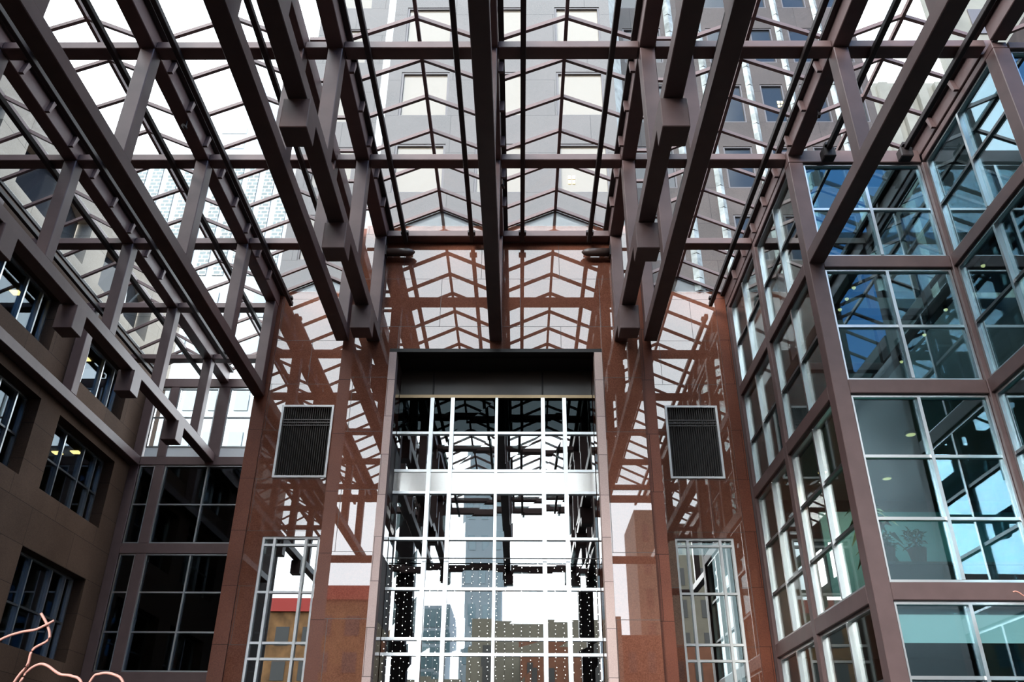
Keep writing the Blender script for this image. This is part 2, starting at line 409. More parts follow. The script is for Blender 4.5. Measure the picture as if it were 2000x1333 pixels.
for k in range(5):
    y = 14.8 + 1.033*k
    MB().prism([(y, ZT0+0.03), (y+0.06, ZT0+0.03), (y+0.16, ZT0+0.34), (y+0.06, ZT0+0.34)], 'X', XT1R-0.15, XT1R-0.24).build('bracket', STEEL, t)
truss('steel truss at far right ending on the second pavilion corner column', XT0R, 10.98, [y for y in YROW if y < 10.9], side=-1, ytop=10.98)
t = thing('roof_edge_beam', 'steel roof edge beam between the two pavilion corner columns', 'beam', (XT0R, 12.6, ZT0))
MB().box(XT0R-0.15, XT0R+0.15, 11.32, YV-0.02, ZT0+0.02, ZT1, bev=0.012).build('top_chord', STEEL, t)
for k in range(2):
    y = 12.2 + 1.033*k
    MB().prism([(y, ZT0+0.03), (y+0.06, ZT0+0.03), (y+0.16, ZT0+0.34), (y+0.06, ZT0+0.34)], 'X', XT0R-0.15, XT0R-0.24).build('bracket', STEEL, t)

# ------------------------------------------------------------------ cross beams
ORD = ['first', 'second', 'third', 'fourth', 'fifth', 'sixth', 'seventh', 'eighth', 'ninth']
CH = [(-12.0, None), (XT0L, 0.15), (XT1L, 0.15), (XL2, 0.15), (XL1, 0.15), (XC, 0.15), (XR1, 0.15), (XR2, 0.15), (XT1R, 0.15), (XT0R, 0.15)]
CBL = {2: 'overhead, between camera and the hanging blocks', 3: 'overhead, nearest row before the visible skylights', 4: 'nearest visible cross beam, along the top of the photo',
       5: 'second visible row, level with the pavilion roof', 6: 'third visible cross beam, meeting the granite pier above the doorway',
       7: 'fourth visible cross beam, level with the two black grilles', 8: 'farthest cross beam, near the framed window wall at left'}
for i, y in enumerate(YROW):
    lab = 'plum brown steel roof beam, ' + CBL.get(i, 'overhead behind the camera' if i == 0 else 'directly above the camera')
    t = thing('cross_beam', lab, 'beam', (XC, y, ZT0))
    for (xa, _), (xb, _) in zip(CH, CH[1:]):
        x0 = xa + 0.15 if xa != -12.0 else -12.28
        x1 = xb - 0.15
        if y > 17.0 and xa >= XL1-0.01 and xb <= XR1+0.01:
            if y > 17.5: continue
        if y > 17.5 and (XT1L < xa < XR2 - 0.01): continue
        if y > 20.0 and xa >= XT1L - 0.01: continue
        if y > 17.5 and xa >= XT1L - 0.01 and xb < XR2 + 0.02: continue
        if 17.0 < y < 17.5 and (abs(xa-XL2) < 0.01 or abs(xa-XR1) < 0.01): continue
        yy = y if not (17.0 < y < 17.5 and -4.2 < xa < 3.0) else YW-0.305
        if 14.0 < y < 14.5 and xa >= XT1R - 0.01: continue
        MB().box(x0+0.004, x1-0.004, yy, yy+0.30, ZT0, ZT0+0.17, bev=0.012).build('beam_segment', STEEL, t)
for z, lab, lo in ((ZB0, 'low steel beam closing the open end of the trusses behind the camera', True), (ZT0, 'high steel beam closing the open end of the roof behind the camera', False)):
    t = thing('end_beam', lab, 'beam', (XC, YEND, z))
    for (xa, _), (xb, _) in zip(CH[1:], CH[2:]):
        MB().box(xa+0.154, xb-0.154, YEND+0.02, YEND+0.3, z, z+0.28, bev=0.012).build('beam_segment', STEEL, t)

for x0, x1, nm in ((-5.75, -4.92, 'left'), (2.83, 3.50, 'right')):
    solid_mesh('portal_column', 'tall dark column behind the camera carrying the %s of the roof, seen reflected' % nm, 'column', STEEL_D, x0, x1, YEND-0.72, YEND-0.02, GROUND, ZT1)

# ------------------------------------------------------------------ gable skylights
RY = [11.28 + 1.0333*k for k in range(-13, 14)]
def skylight(label, xa, xb, y1, y0=YEND, mid=None):
    m = (xa+xb)/2 if mid is None else mid
    e = (xb-xa)/2 - 0.22
    ze, zp = 12.85, 13.42
    t = thing('gable_skylight', label, 'skylight', (m, (y0+y1)/2, ze))
    def gable(ya, yb, th=0.085):
        return MB().prism([(m-e, ze), (m, zp), (m+e, ze), (m+e, ze-th), (m, zp-th), (m-e, ze-th)], 'Y', ya, yb)
    ys = [y for y in RY if y0+0.2 < y < y1-0.25] + [y1-0.08]
    for y in ys: gable(y-0.035, y+0.035).build('rafter', STEEL, t)
    MB().box(m-0.035, m+0.035, y0, y1, zp-0.105, zp-0.02).build('ridge_bar', STEEL, t)
    for s in (-1, 1):
        MB().prism([(m+s*(e+0.02), ze+0.015), (m, zp+0.015), (m, zp+0.035), (m+s*(e+0.02), ze+0.035)], 'Y', y0, y1).build('glazing', G_SKY, t)
        lim = xb-0.153 if s > 0 else xa+0.153
        a, b = sorted((m+s*(e-0.04), lim))
        MB().box(a, b, y0, y1, ze-0.13, ze-0.05).build('gutter', STEEL_D, t)
    for yq, nm in ((y1-0.025, 'end_pane'), (y0+0.03, 'end_pane')):
        MB().prism([(m-e, ze), (m, zp), (m+e, ze)], 'Y', yq-0.01, yq+0.01).build(nm, G_SKY, t)
    return t
skylight('pitched glass roof bay left of the central truss, over the doorway', XL1, XC, YW-0.02)
skylight('pitched glass roof bay right of the central truss, over the doorway', XC, XR1, YW-0.02, mid=0.885)
skylight('pitched glass roof bay in front of the left black grille', XT1L, XL2, YV-0.02)
skylight('pitched glass roof bay second from the left edge of the atrium', XT0L, XT1L, YF-0.02)
skylight('pitched glass roof bay along the left office wall', -12.3, XT0L, YF-0.02, mid=-11.1)
skylight('pitched glass roof bay in front of the right black grille', XR2, XT1R, YV-0.02)
skylight('pitched glass roof bay over the left half of the glass pavilion', XT1R, XT0R, YV-0.02)
skylight('pitched glass roof bay over the right end of the glass pavilion', XT0R, 11.54, YV-0.06)
for s, xa, xb in (('left', XL2, XL1), ('right', XR1, XR2)):
    t = thing('flat_skylight', 'narrow flat glass roof strip between the paired trusses %s of the doorway' % s, 'skylight', ((xa+xb)/2, 8, 12.8))
    for y in [y for y in RY if y < 17]:
        MB().box(xa+0.16, xb-0.16, y-0.03, y+0.03, ZT1-0.04, ZT1+0.03).build('glazing_bar', STEEL, t)
    MB().box(xa+0.1, xb-0.1, YEND, YW-0.02, ZT1+0.03, ZT1+0.05).build('glazing', G_SKY, t)

# hanging service rails under the skylights
RAILS = [(-2.82, 17.1, 'left of the central truss, farther from it'), (-1.19, 17.1, 'left of the central truss, nearer to it'),
         (0.05, 17.1, 'right of the central truss, nearer to it'), (1.69, 17.1, 'right of the central truss, farther from it'),
         (-6.36, 20.1, 'beside the truss that ends left of the left grille'), (-4.74, 17.2, 'beside the outer truss left of the doorway'),
         (-7.56, 23.3, 'in the second bay from the left, right half'), (-9.16, 23.3, 'in the second bay from the left, left half'),
         (-10.3, 24.6, 'in the leftmost bay, away from the office wall'), (-11.85, 24.6, 'in the leftmost bay, against the office wall'),
         (3.64, 17.2, 'beside the outer truss right of the doorway'), (5.26, 20.1, 'before the left side of the pavilion'),
         (6.50, 14.0, 'ending at the left black bracket above the pavilion'), (8.12, 14.0, 'ending at the right black bracket above the pavilion')]
for x, y1, lab in RAILS:
    t = thing('service_rail', 'thin dark rail under the skylight ' + lab, 'rail', (x, y1-1, 12.25))
    MB().box(x-0.05, x+0.05, YEND+0.1, y1, 12.22, 12.34, bev=0.01).build('rail_bar', STEEL_D, t)
    MB().box(x-0.09, x+0.09, y1-0.34, y1-0.2, 12.3, 12.365).build('clamp', STEEL_D, t)
    if 6 < x < 9:
        MB().box(x-0.13, x+0.13, 13.72, 13.95, 12.05, 12.3, bev=0.02).build('end_bracket', STEEL_D, t)
    for y in YROW:
        if y < y1 - 0.4: MB().box(x-0.03, x+0.03, y+0.1, y+0.2, 12.335, ZT0-0.001).build('hanger', STEEL_D, t)

# ------------------------------------------------------------------ framed window wall at far left
def steel(name, label, cat, *a): return solid_mesh(name, label, cat, STEEL, *a, bev=0.012)
for z0, z1, nm in ((9.47, 9.75, 'beneath the bright top windows'), (6.67, 6.98, 'between two rows of dark windows'), (3.05, 3.34, 'below the third row of dark windows'), (12.19, 12.5, 'above the bright top windows')):
    steel('frame_beam', 'steel beam of the far left window wall, ' + nm, 'beam', -12.0, -7.1, YF-0.02, YF+0.28, z0, z1)
steel('frame_column', 'tall steel corner column between the left office wall and the framed windows', 'column', -12.3, -12.0, YF+0.0, YF+0.28, GROUND, 12.5)
for z0, z1, nm in ((GROUND, 3.05, 'lowest row'), (3.34, 6.67, 'third row from the top'), (6.98, 9.47, 'second row from the top')):
    steel('frame_column', 'steel post between the narrow and wide windows at far left, ' + nm, 'column', -11.49, -11.18, YF-0.01, YF+0.27, z0, z1)
for a, b, nm in ((-11.52, -11.24, 'left'), (-9.93, -9.55, 'right')):
    steel('frame_column', 'steel post between the bright top windows at far left, the %s one' % nm, 'column', a, b, YF-0.01, YF+0.27, 9.75, 12.19)
def window_unit(name, label, plane, at, a0, a1, z0, z1, mull=(), trans=(), gl=None, fw=0.045, mat=ALU, tmat=None, depth=0.09, out=-1, group=None, cat='window', sub=0.0):
    """framed window in the plane axis=at; a = along, out = which way the bars stand proud"""
    tmat = tmat or mat
    def bx(mb, a_0, a_1, zz0, zz1, d0, d1):
        lo, hi = sorted((at + d0, at + d1))
        if plane == 'Y': mb.box(a_0, a_1, lo, hi, zz0, zz1)
        else: mb.box(lo, hi, a_0, a_1, zz0, zz1)
        return mb
    c = (a0+a1)/2
    t = thing(name, label, cat, (c, at, z0) if plane == 'Y' else (at, c, z0), group)
    f = MB()
    bx(f, a0, a0+fw, z0, z1, 0, out*depth); bx(f, a1-fw, a1, z0, z1, 0, out*depth)
    bx(f, a0+fw, a1-fw, z0, z0+fw, 0, out*depth); bx(f, a0+fw, a1-fw, z1-fw, z1, 0, out*depth)
    f.build('frame', mat, t)
    for m in mull:
        bx(MB(), m-fw*0.55, m+fw*0.55, z0+fw, z1-fw, 0.01*out, out*(depth+0.02)).build('mullion', mat, t)
    for z in trans:
        bx(MB(), a0+fw, a1-fw, z-fw*0.5, z+fw*0.5, 0.012*out, out*depth*0.9).build('transom', tmat, t)
    bx(MB(), a0+fw*0.5, a1-fw*0.5, z0+fw*0.5, z1-fw*0.5, out*0.015, out*0.03).build('pane', gl, t)
    return t
FB = [('top band, leftmost narrow window of the framed wall at far left', -11.95, -11.52, 10.08, 12.19, (), (11.12,), G_CLEAR),
      ('top band, middle window of the framed wall at far left', -11.24, -9.93, 10.08, 12.19, (), (11.12,), G_CLEAR),
      ('top band, window of the framed wall beside the granite corner', -9.55, -7.2, 10.08, 12.19, (-8.4,), (11.12,), G_CLEAR),
      ('second band, narrow dark window of the framed wall at far left', -11.98, -11.49, 6.98, 9.47, (), (8.2,), G_DARK),
      ('second band, wide dark window of the framed wall at far left', -11.18, -7.2, 6.98, 9.47, (-9.82, -8.5), (8.2,), G_DARK),
      ('third band, narrow dark window of the framed wall at far left', -11.98, -11.49, 3.34, 6.67, (), (5.54, 4.42), G_DARK),
      ('third band, wide dark window of the framed wall at far left', -11.18, -7.2, 3.34, 6.67, (-9.84, -8.5), (5.54, 4.42), G_DARK),
      ('lowest band, narrow dark window of the framed wall at far left', -11.98, -11.49, GROUND+0.1, 3.05, (), (1.9,), G_DARK),
      ('lowest band, wide dark window of the framed wall at far left', -11.18, -7.2, GROUND+0.1, 3.05, (-9.84, -8.5), (1.9,), G_DARK)]
for lab, a, b, z0, z1, mu, tr, g in FB:
    window_unit('framed_window', lab, 'Y', YF+0.12, a, b, z0, z1, mu, tr, g)
for a, b, s in ((-11.95, -11.52, 'leftmost narrow'), (-11.24, -9.93, 'middle'), (-9.55, -7.2, 'right-hand')):
    solid_mesh('sill_panel', 'pale grey panel beneath the %s top-band window at far left' % s, 'panel', WHITEM, a, b, YF+0.05, YF+0.12, 9.75, 10.08)
# dark room behind the lower panes
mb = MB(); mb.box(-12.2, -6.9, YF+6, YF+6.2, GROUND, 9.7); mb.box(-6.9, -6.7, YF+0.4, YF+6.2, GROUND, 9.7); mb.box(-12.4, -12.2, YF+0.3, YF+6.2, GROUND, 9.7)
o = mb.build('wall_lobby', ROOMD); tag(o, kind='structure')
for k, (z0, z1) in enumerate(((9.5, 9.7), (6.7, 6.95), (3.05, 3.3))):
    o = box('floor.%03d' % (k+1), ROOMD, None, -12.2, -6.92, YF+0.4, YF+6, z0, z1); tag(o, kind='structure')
# ledge beam and wall columns on the office wall
solid_mesh('ledge_beam', 'plum brown steel beam running along the left office wall', 'beam', STEEL, XWL+0.002, -12.0, 0.0, YF-0.03, 9.46, 9.74, bev=0.012)
for y, lab in ((20.39, 'steel post on the left wall between two upper office windows'), (15.3, 'steel post on the left wall near the left edge of the photo')):
    solid_mesh('wall_post', lab, 'post', STEEL, XWL+0.002, -12.0, y, y+0.32, 9.74, ZT0-0.01, bev=0.012)
    
# office windows in the left wall
BAYN = ['', '', 'out beyond the left edge', 'cut by the photo edge', 'nearest the framed wall']
LEVN = ['lowest row', 'middle row', 'top row']
for k, (z0, z1) in enumerate(LEVELS):
    for j, (y0, y1) in enumerate(BAYS):
        if j < 2: continue
        y1b = y1 if k < 2 else y1-0.3
        L = y1b-y0
        mu = [y0+L*0.32, y0+L*0.64, y0+L*0.86]
        tr = [8.17] if k == 1 else ([4.45] if k == 0 else [])
        window_unit('office_window', 'deep-set office window in the left granite wall, %s, %s' % (LEVN[k], BAYN[j]), 'X', XWL-0.42, y0, y1b, z0, z1, mu, tr, G_DARK, tmat=ALU_D, out=1, fw=0.05)
# lit ceiling panels and desks behind them
for x, y, z, lab in ((-14.1, 20.0, 12.588, 'behind the upper window next to the steel post'), (-13.95, 24.0, 12.588, 'behind the upper window farthest along'),
                 (-14.35, 24.6, 9.618, 'in the middle row, left of two'), (-13.75, 24.55, 9.618, 'in the middle row, right of two'), (-14.6, 22.3, 6.365, 'deep behind the lowest office window'), (-14.3, 17.4, 12.588, 'behind the upper window near the photo edge')):
    solid_mesh('ceiling_light', 'glowing yellow ceiling light panel ' + lab, 'ceiling light', LAMP_Y, x-0.13, x+0.13, y-0.12, y+0.12, z, z+0.03)

solid_mesh('office_partition', 'mustard yellow partition seen through the lowest office window at left', 'partition', pm('mustard_partition', (0.42, 0.24, 0.03), 0.7), -15.6, -15.5, 20.9, 22.6, 3.11, 5.7)
solid_mesh('office_cabinet', 'blue cabinet seen through the lowest office window at left', 'cabinet', pm('blue_cabinet', (0.05, 0.16, 0.34), 0.4), -15.2, -14.7, 22.9, 24.3, 3.11, 4.6, bev=0.02)
# ------------------------------------------------------------------ grilles and side windows on the granite
for s in ('left', 'right'):
    a, b, z0, z1 = VENT[s]
    t = thing('louvre_grille', 'black louvred ventilation grille in a white frame, %s of the doorway' % s, 'grille', ((a+b)/2, YV, z0))
    f = MB(); fw = 0.055
    f.box(a, a+fw, YV-0.03, YV+0.1, z0, z1); f.box(b-fw, b, YV-0.03, YV+0.1, z0, z1)
    f.box(a+fw, b-fw, YV-0.03, YV+0.1, z0, z0+fw); f.box(a+fw, b-fw, YV-0.03, YV+0.1, z1-fw, z1)
    f.build('frame', WHITEM, t)
    g = MB(); n = 22
    for i in range(n):
        x = a+fw + (b-a-2*fw)*(i+0.5)/n
        g.prism([(x-0.012, YV+0.02), (x+0.008, YV+0.0), (x+0.02, YV+0.09), (x+0.0, YV+0.1)], 'Z', z0+fw, z1-fw)
    g.build('louvre_blades', GRILLE, t)
    h = MB()
    for zz in (z1-0.42, z1-0.50, z1-0.58): h.box(a+fw, b-fw, YV-0.005, YV+0.02, zz, zz+0.022)
    h.build('cross_rails', GRILLE, t)
    box('back_plate', BLACK, t, a+fw*0.5, b-fw*0.5, YV+0.12, YV+0.15, z0+fw*0.5, z1-fw*0.5)
    a, b, z0, z1 = VWIN[s]
    window_unit('granite_side_window', 'tall white-barred window in the granite below the %s grille' % s, 'Y', YV+0.12, a, b, z0, z1,
                (a+0.30, b-0.33), (5.63, 4.5, 3.35, 3.0, 1.9), G_CURT, mat=WHITEM, fw=0.055, out=-1)
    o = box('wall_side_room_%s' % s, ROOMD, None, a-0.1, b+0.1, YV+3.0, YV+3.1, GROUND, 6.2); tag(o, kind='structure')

# ------------------------------------------------------------------ entrance glass wall
YC = 18.2
t = thing('entrance_glass_wall', 'tall mirrored glass wall in a bright metal grid inside the granite doorway', 'glass wall', (XC, YC, GROUND))
gx0, gx1 = -2.84, 1.69
COLS = [-2.06, -1.58, -0.55, 0.53, 1.03]
ROWS = [(GROUND, 0.6), (0.6, 1.75), (1.75, 2.77), (2.77, 3.07), (3.07, 4.08), (4.08, 5.15), (5.15, 6.19), (6.70, 7.62), (7.62, 8.50)]
rnd = random.Random(3)
xs = [gx0] + COLS + [gx1]
for r, (z0, z1) in enumerate(ROWS):
    for x0, x1 in zip(xs, xs[1:]):
        # panes sit a hair out of true, as glazing does
        g = MB(); v = []
        for (x, z) in ((x0, z0), (x1, z0), (x1, z1), (x0, z1)):
            v.append((x, z, YC + rnd.uniform(-0.0022, 0.0022)))
        A = [g.bm.verts.new((x, y, z)) for x, z, y in v]; B = [g.bm.verts.new((x, y+0.012, z)) for x, z, y in v]
        g.bm.faces.new(A); g.bm.faces.new(B[::-1])
        for i in range(4): g.bm.faces.new((A[i], B[i], B[(i+1)%4], A[(i+1)%4]))
        g.build('pane', G_SPAN if z0 > 7.6 else G_CURT, t)
for i, x in enumerate(COLS):
    wd = 0.032 if i == 2 else 0.045
    MB().box(x-wd, x+wd, YC-0.09, YC-0.005, GROUND, 8.50).build('mullion', ALU, t)
for z in (0.6, 1.75, 2.77, 3.07, 4.08, 5.15, 6.19, 6.70, 7.62):
    MB().box(gx0, gx1, YC-0.06, YC-0.006, z-0.03, z+0.03).build('transom', ALU, t)
MB().box(gx0, gx1, YC-0.03, YC+0.03, 6.22, 6.67).build('spandrel_band', STAIN, t)
MB().box(gx0, gx1, YC-0.08, YC+0.02, 8.50, 8.58).build('head_rail', pm('bronze_head_rail', (0.30, 0.22, 0.13), 0.35, metal=0.7), t)
MB().box(gx0, gx1, YC, YC+0.06, 8.58, DZ-0.01).build('head_panel', pm('dark_bronze_panel', (0.035, 0.024, 0.018), 0.3), t)
for x in (-2.06, 0.53): MB().box(x-0.02, x+0.02, YC-0.02, YC+0.0, 8.6, 9.2).build('panel_joint', SOFFIT, t)
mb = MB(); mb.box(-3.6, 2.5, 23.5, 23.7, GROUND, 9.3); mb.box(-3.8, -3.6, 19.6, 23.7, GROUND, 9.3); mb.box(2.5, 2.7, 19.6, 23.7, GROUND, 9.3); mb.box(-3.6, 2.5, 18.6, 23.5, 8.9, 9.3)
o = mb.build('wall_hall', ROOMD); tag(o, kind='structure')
rnd = random.Random(11)
# hall downlights seen through the glass
DL = [(-2.3, 19.5, 4.6), (-1.1, 20.2, 5.6), (0.1, 19.8, 4.9), (-0.4, 21.0, 5.2), (0.6, 20.5, 3.9), (0.7, 20.0, 3.5), (1.3, 19.4, 5.4), (-2.1, 19.2, 3.1)]

# curtain of little lights hung before the glass
YS = 17.98
tg = 'strings of little lights before the entrance glass'
cb = MB().tube([(gx0, YS, 4.68), (gx1, YS, 4.68)], 0.012, 6).build('light_cable', CABLE)
tag(cb, 'dark horizontal cable across the entrance glass carrying the strings of lights', 'cable')
bulb = None; ns = 26
for i in range(ns):
    x = gx0+0.09 + (gx1-gx0-0.18)*i/(ns-1)
    pos = '%s string of white lights counted from the left before the entrance glass' % (
        ['first','second','third','fourth','fifth','sixth','seventh','eighth','ninth','tenth','eleventh','twelfth','thirteenth','fourteenth','fifteenth','sixteenth','seventeenth','eighteenth','nineteenth','twentieth','twenty-first','twenty-second','twenty-third','twenty-fourth','twenty-fifth','last'][i])
    t = thing('light_string', pos, 'string lights', (x, YS, 4.68), tg)
    MB().tube([(x, YS, 1.2), (x, YS, 4.675)], 0.0011, 4).build('wire', CABLE, t)
    z = 4.66 - rnd.uniform(0.0, 0.1)
    while z > 1.4:
        if bulb is None:
            b = MB().ball((x, YS-0.006, z), 0.0095, 6, 4).build('bulb', LED, t); bulb = b; b0 = Vector((x, YS-0.006, z)) - OFF[t.name]
            # keep mesh data centred so copies can be moved
            for vv in b.data.vertices: vv.co -= b0
            b.location = b0
        else:
            b = bulb.copy(); COL.objects.link(b); b.parent = t; b.location = Vector((rnd.uniform(-0.008, 0.008), -0.006, z-4.68))
        z -= rnd.uniform(0.13, 0.19)

# torpedo-shaped floodlights on the trusses beside the pier
for s, x0, x1 in (('left', -3.26, -2.58), ('right', 2.17, 1.50)):
    d = 1 if x1 > x0 else -1
    t = thing('torpedo_floodlight', 'dark brown torpedo-shaped light reaching inward at %s above the doorway' % s, 'light fitting', ((x0+x1)/2, 17.0, 11.85))
    MB().tube([(x0, 17.1, 11.95), (x1-d*0.16, 17.1, 11.95), (x1-d*0.06, 17.1, 11.95), (x1, 17.1, 11.95)], [0.105, 0.105, 0.075, 0.02], 16)  .build('body', pm('torpedo_brown', (0.06, 0.036, 0.030), 0.4), t, smooth=True)
    MB().box(*sorted((x0-d*0.033, x0)), 16.99, 17.21, 11.82, 12.08).build('mount', STEEL_D, t)
for x, y, z, lab in ((-0.38, 14.9, 12.2, 'beside the central truss'), (-6.84, 13.0, 12.2, 'beside the long left truss'), (5.96, 12.7, 12.2, 'under the roof before the pavilion')):
    t = thing('security_camera', 'small dark security camera fixed high ' + lab, 'camera', (x, y, z))
    MB().tube([(x, y, 12.358), (x, y, z-0.02)], 0.014, 6).build('stem', STEEL_D, t)
    MB().tube([(x-0.02, y-0.1, z-0.05), (x, y+0.02, z-0.03)], 0.035, 10).build('body', STEEL_D, t)

# ------------------------------------------------------------------ glass pavilion on the right
YP, XP, XQ, YQ = 14.1, 5.75, 8.60, 11.0
for lab, a in (('broad front corner column of the glass pavilion, rising the full height', (XP, XP+0.30, YP, YP+0.30, GROUND, ZT0-0.17)),
               ('steel column halfway along the left side of the glass pavilion', (XP, XP+0.25, 17.22, 17.44, GROUND, ZT0-0.15)),
               ('steel column of the glass pavilion against the granite wall', (XP, XP+0.25, 20.1, 20.34, GROUND, ZT0-0.15)),
               ('slim column in the inner corner of the glass pavilion', (XQ-0.02, XQ+0.13, YP-0.02, YP+0.13, GROUND, ZT0-0.17)),
               ('corner column of the foremost pavilion part at the right edge', (XQ, XQ+0.30, YQ, YQ+0.30, GROUND, ZT0-0.15)),
               ('last column of the foremost pavilion face', (11.4, 11.7, YQ, YQ+0.30, GROUND, ZT0-0.17))):
    steel('pavilion_column', lab, 'column', *a)
for z0, z1, nm in ((9.50, 9.78, 'upper'), (6.73, 7.01, 'middle'), (3.02, 3.31, 'lower')):
    steel('pavilion_beam', nm + ' steel floor beam on the front face of the pavilion', 'beam', XP+0.30, XQ-0.02, YP, YP+0.28, z0, z1)
    steel('pavilion_beam', nm + ' steel floor beam on the pavilion left side, bay by the front corner', 'beam', XP, XP+0.28, YP+0.30, 17.22, z0, z1)
    steel('pavilion_beam', nm + ' steel floor beam on the pavilion left side, bay by the granite', 'beam', XP, XP+0.28, 17.44, 20.1, z0, z1)
    steel('pavilion_beam', nm + ' steel floor beam in the short side wall at the right edge', 'beam', XQ, XQ+0.28, YQ+0.30, YP-0.02, z0, z1)
    steel('pavilion_beam', nm + ' steel floor beam of the foremost pavilion face beyond the right edge', 'beam', XQ+0.30, 11.4, YQ, YQ+0.28, z0, z1)
steel('pavilion_beam', 'roof-level steel beam on the front face of the pavilion', 'beam', XP, XQ-0.02, YP, YP+0.28, 12.20, 12.53)
steel('pavilion_beam', 'roof-level steel beam on the pavilion left side, bay by the front corner', 'beam', XP+0.01, XP+0.26, YP+0.30, 17.22, 12.21, ZT0)
steel('pavilion_beam', 'roof-level steel beam on the pavilion left side, bay by the granite', 'beam', XP+0.01, XP+0.26, 17.22, 20.34, 12.21, ZT0)
steel('pavilion_beam', 'roof-level steel beam of the short side wall at the right edge', 'beam', XQ, XQ+0.28, YQ, YP-0.02, 12.21, ZT0)
steel('pavilion_beam', 'roof-level steel beam of the foremost pavilion face', 'beam', XQ+0.30, 11.7, YQ, YQ+0.28, 12.2, ZT0)
PL = [(9.78, 12.21, (11.0,), 'topmost'), (7.01, 9.50, (8.19,), 'second from the top'), (3.31, 6.73, (5.53, 4.40), 'third from the top'), (GROUND+0.05, 3.02, (1.85,), 'lowest')]
for z0, z1, tr, nm in PL:
    window_unit('pavilion_window', '%s big teal window on the front face of the glass pavilion' % nm, 'Y', YP+0.16, XP+0.30, XQ-0.03, z0, z1, (7.29,), tr, G_PAV, fw=0.055, out=-1)
    window_unit('pavilion_window', '%s window on the pavilion left side, bay next to its front corner' % nm, 'X', XP+0.16, YP+0.31, 17.21, z0, z1, (15.68,), tr, G_SIDE, tmat=ALU_D, fw=0.06, out=-1)
    window_unit('pavilion_window', '%s window on the pavilion left side, bay next to the granite' % nm, 'X', XP+0.16, 17.45, 20.09, z0, z1, (18.8,), tr, G_SIDE, tmat=ALU_D, fw=0.06, out=-1)
    window_unit('pavilion_window', '%s window in the short side wall at the right edge' % nm, 'X', XQ+0.15, YQ+0.31, YP-0.03, z0, z1, (12.62,), tr, G_PAV, tmat=ALU_D, fw=0.06, out=-1)
    window_unit('pavilion_window', '%s window of the foremost pavilion face' % nm, 'Y', YQ+0.16, XQ+0.31, 11.39, z0, z1, (10.05,), tr, G_PAV, fw=0.055, out=-1)
# floors and inner walls
for k, (z0, z1) in enumerate(((3.05, 3.28), (6.76, 6.98))):
    mb = MB(); mb.box(XP+0.35, 14, YP+0.4, YV-0.05, z0, z1); mb.box(XQ+0.4, 14, YQ+0.4, YP+0.4, z0, z1)
    o = mb.build('floor.%03d' % (4+k), SLABM); tag(o, kind='structure')
o = box('wall_right', pm('teal_wall_cladding', (0.014, 0.030, 0.036), 0.5), None, 11.75, 12.2, -14.0, YQ, GROUND, 12.7); tag(o, kind='structure')
o = box('wall_pavilion_right', ROOMD, None, 14.0, 14.2, YQ, YV+3, GROUND, 12.6); tag(o, kind='structure')
o = box('wall_pavilion_back', pm('pavilion_back_wall', (0.07, 0.075, 0.075), 0.8), None, XP+0.02, 14.0, YV, YV+0.2, GROUND, 12.7); tag(o, kind='structure')
t = thing('reflection_glow_band', 'added glowing pale band imitating a reflection in the lowest front pavilion window', 'glow panel', (7.2, YP+0.4, 2.4))  # added glowing panel imitating a bright reflection, no lamp of the pavilion
box('glow_panel', pm('reflection_glow', (0.5, 0.55, 0.54), 0.6, emit=(0.80, 0.95, 0.92), emit_s=1.15), t, XP+0.4, XQ-0.1, YP+0.36, YP+0.385, 2.42, 2.86)
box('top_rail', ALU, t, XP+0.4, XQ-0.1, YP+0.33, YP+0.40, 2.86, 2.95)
t = thing('planter_bench', 'brown planter bench along the front window of the pavilion', 'bench', (7.3, YP+0.9, 3.28))
box('bench_body', pm('brown_laminate', (0.16, 0.10, 0.09), 0.5), t, XP+0.45, 11.5, YP+0.75, YP+1.15, 3.285, 3.78)
box('bench_top', pm('brown_bench_top', (0.22, 0.15, 0.13), 0.4), t, XP+0.43, 11.52, YP+0.72, YP+1.18, 3.78, 3.83)
solid_mesh('partition_screen', 'teal partition screen standing deep inside the third storey of the pavilion', 'screen', pm('teal_screen', (0.10, 0.26, 0.28), 0.4), XP+0.6, 11.4, 17.6, 17.68, 3.285, 5.6)
def plant(name, label, x, y, z, h, n, ln, cat='plant', droop=0.3, seed=1):
    r = random.Random(seed); t = thing(name, label, cat, (x, y, z))
    MB().tube([(x, y, z), (x, y, z+0.05), (x, y, z+0.26), (x, y, z+0.28)], [0.11, 0.12, 0.16, 0.165], 14).build('pot', POT, t)
    MB().tube([(x, y, z+0.26), (x+0.01, y, z+h*0.5), (x, y+0.01, z+h*0.8)], [0.016, 0.013, 0.008], 6).build('stem', POT, t)
    m = MB()
    for i in range(n):
        a = r.uniform(0, 6.283); e = r.uniform(-0.2, 1.2); L = ln*r.uniform(0.6, 1.1)
        b = Vector((x, y, z+h*r.uniform(0.45, 0.95))) + Vector((r.uniform(-.12,.12), r.uniform(-.12,.12), 0))
        d = Vector((math.cos(a)*math.cos(e), math.sin(a)*math.cos(e), math.sin(e))); sd = d.cross(Vector((0,0,1))).normalized()*L*0.14
        p0 = b; p1 = b+d*L*0.5; p2 = b+d*L-Vector((0,0,droop*L))
        q = [m.bm.verts.new(v) for v in (p0, p1+sd, p2, p1-sd)]
        m.bm.faces.new(q)
    m.build('foliage', LEAF, t)
plant('potted_bush', 'yellow-green potted bush on the brown bench behind the pavilion front window', 7.05, YP+0.95, 3.83, 0.62, 150, 0.16, seed=2)
plant('potted_bush', 'darker potted bush left of the other bush behind the pavilion front window', 6.5, YP+0.95, 3.83, 0.55, 120, 0.17, seed=4)
plant('potted_palm', 'potted palm with drooping fronds inside the pavilion front corner', 6.75, YP+1.9, 3.285, 2.0, 60, 0.55, droop=0.6, seed=6)
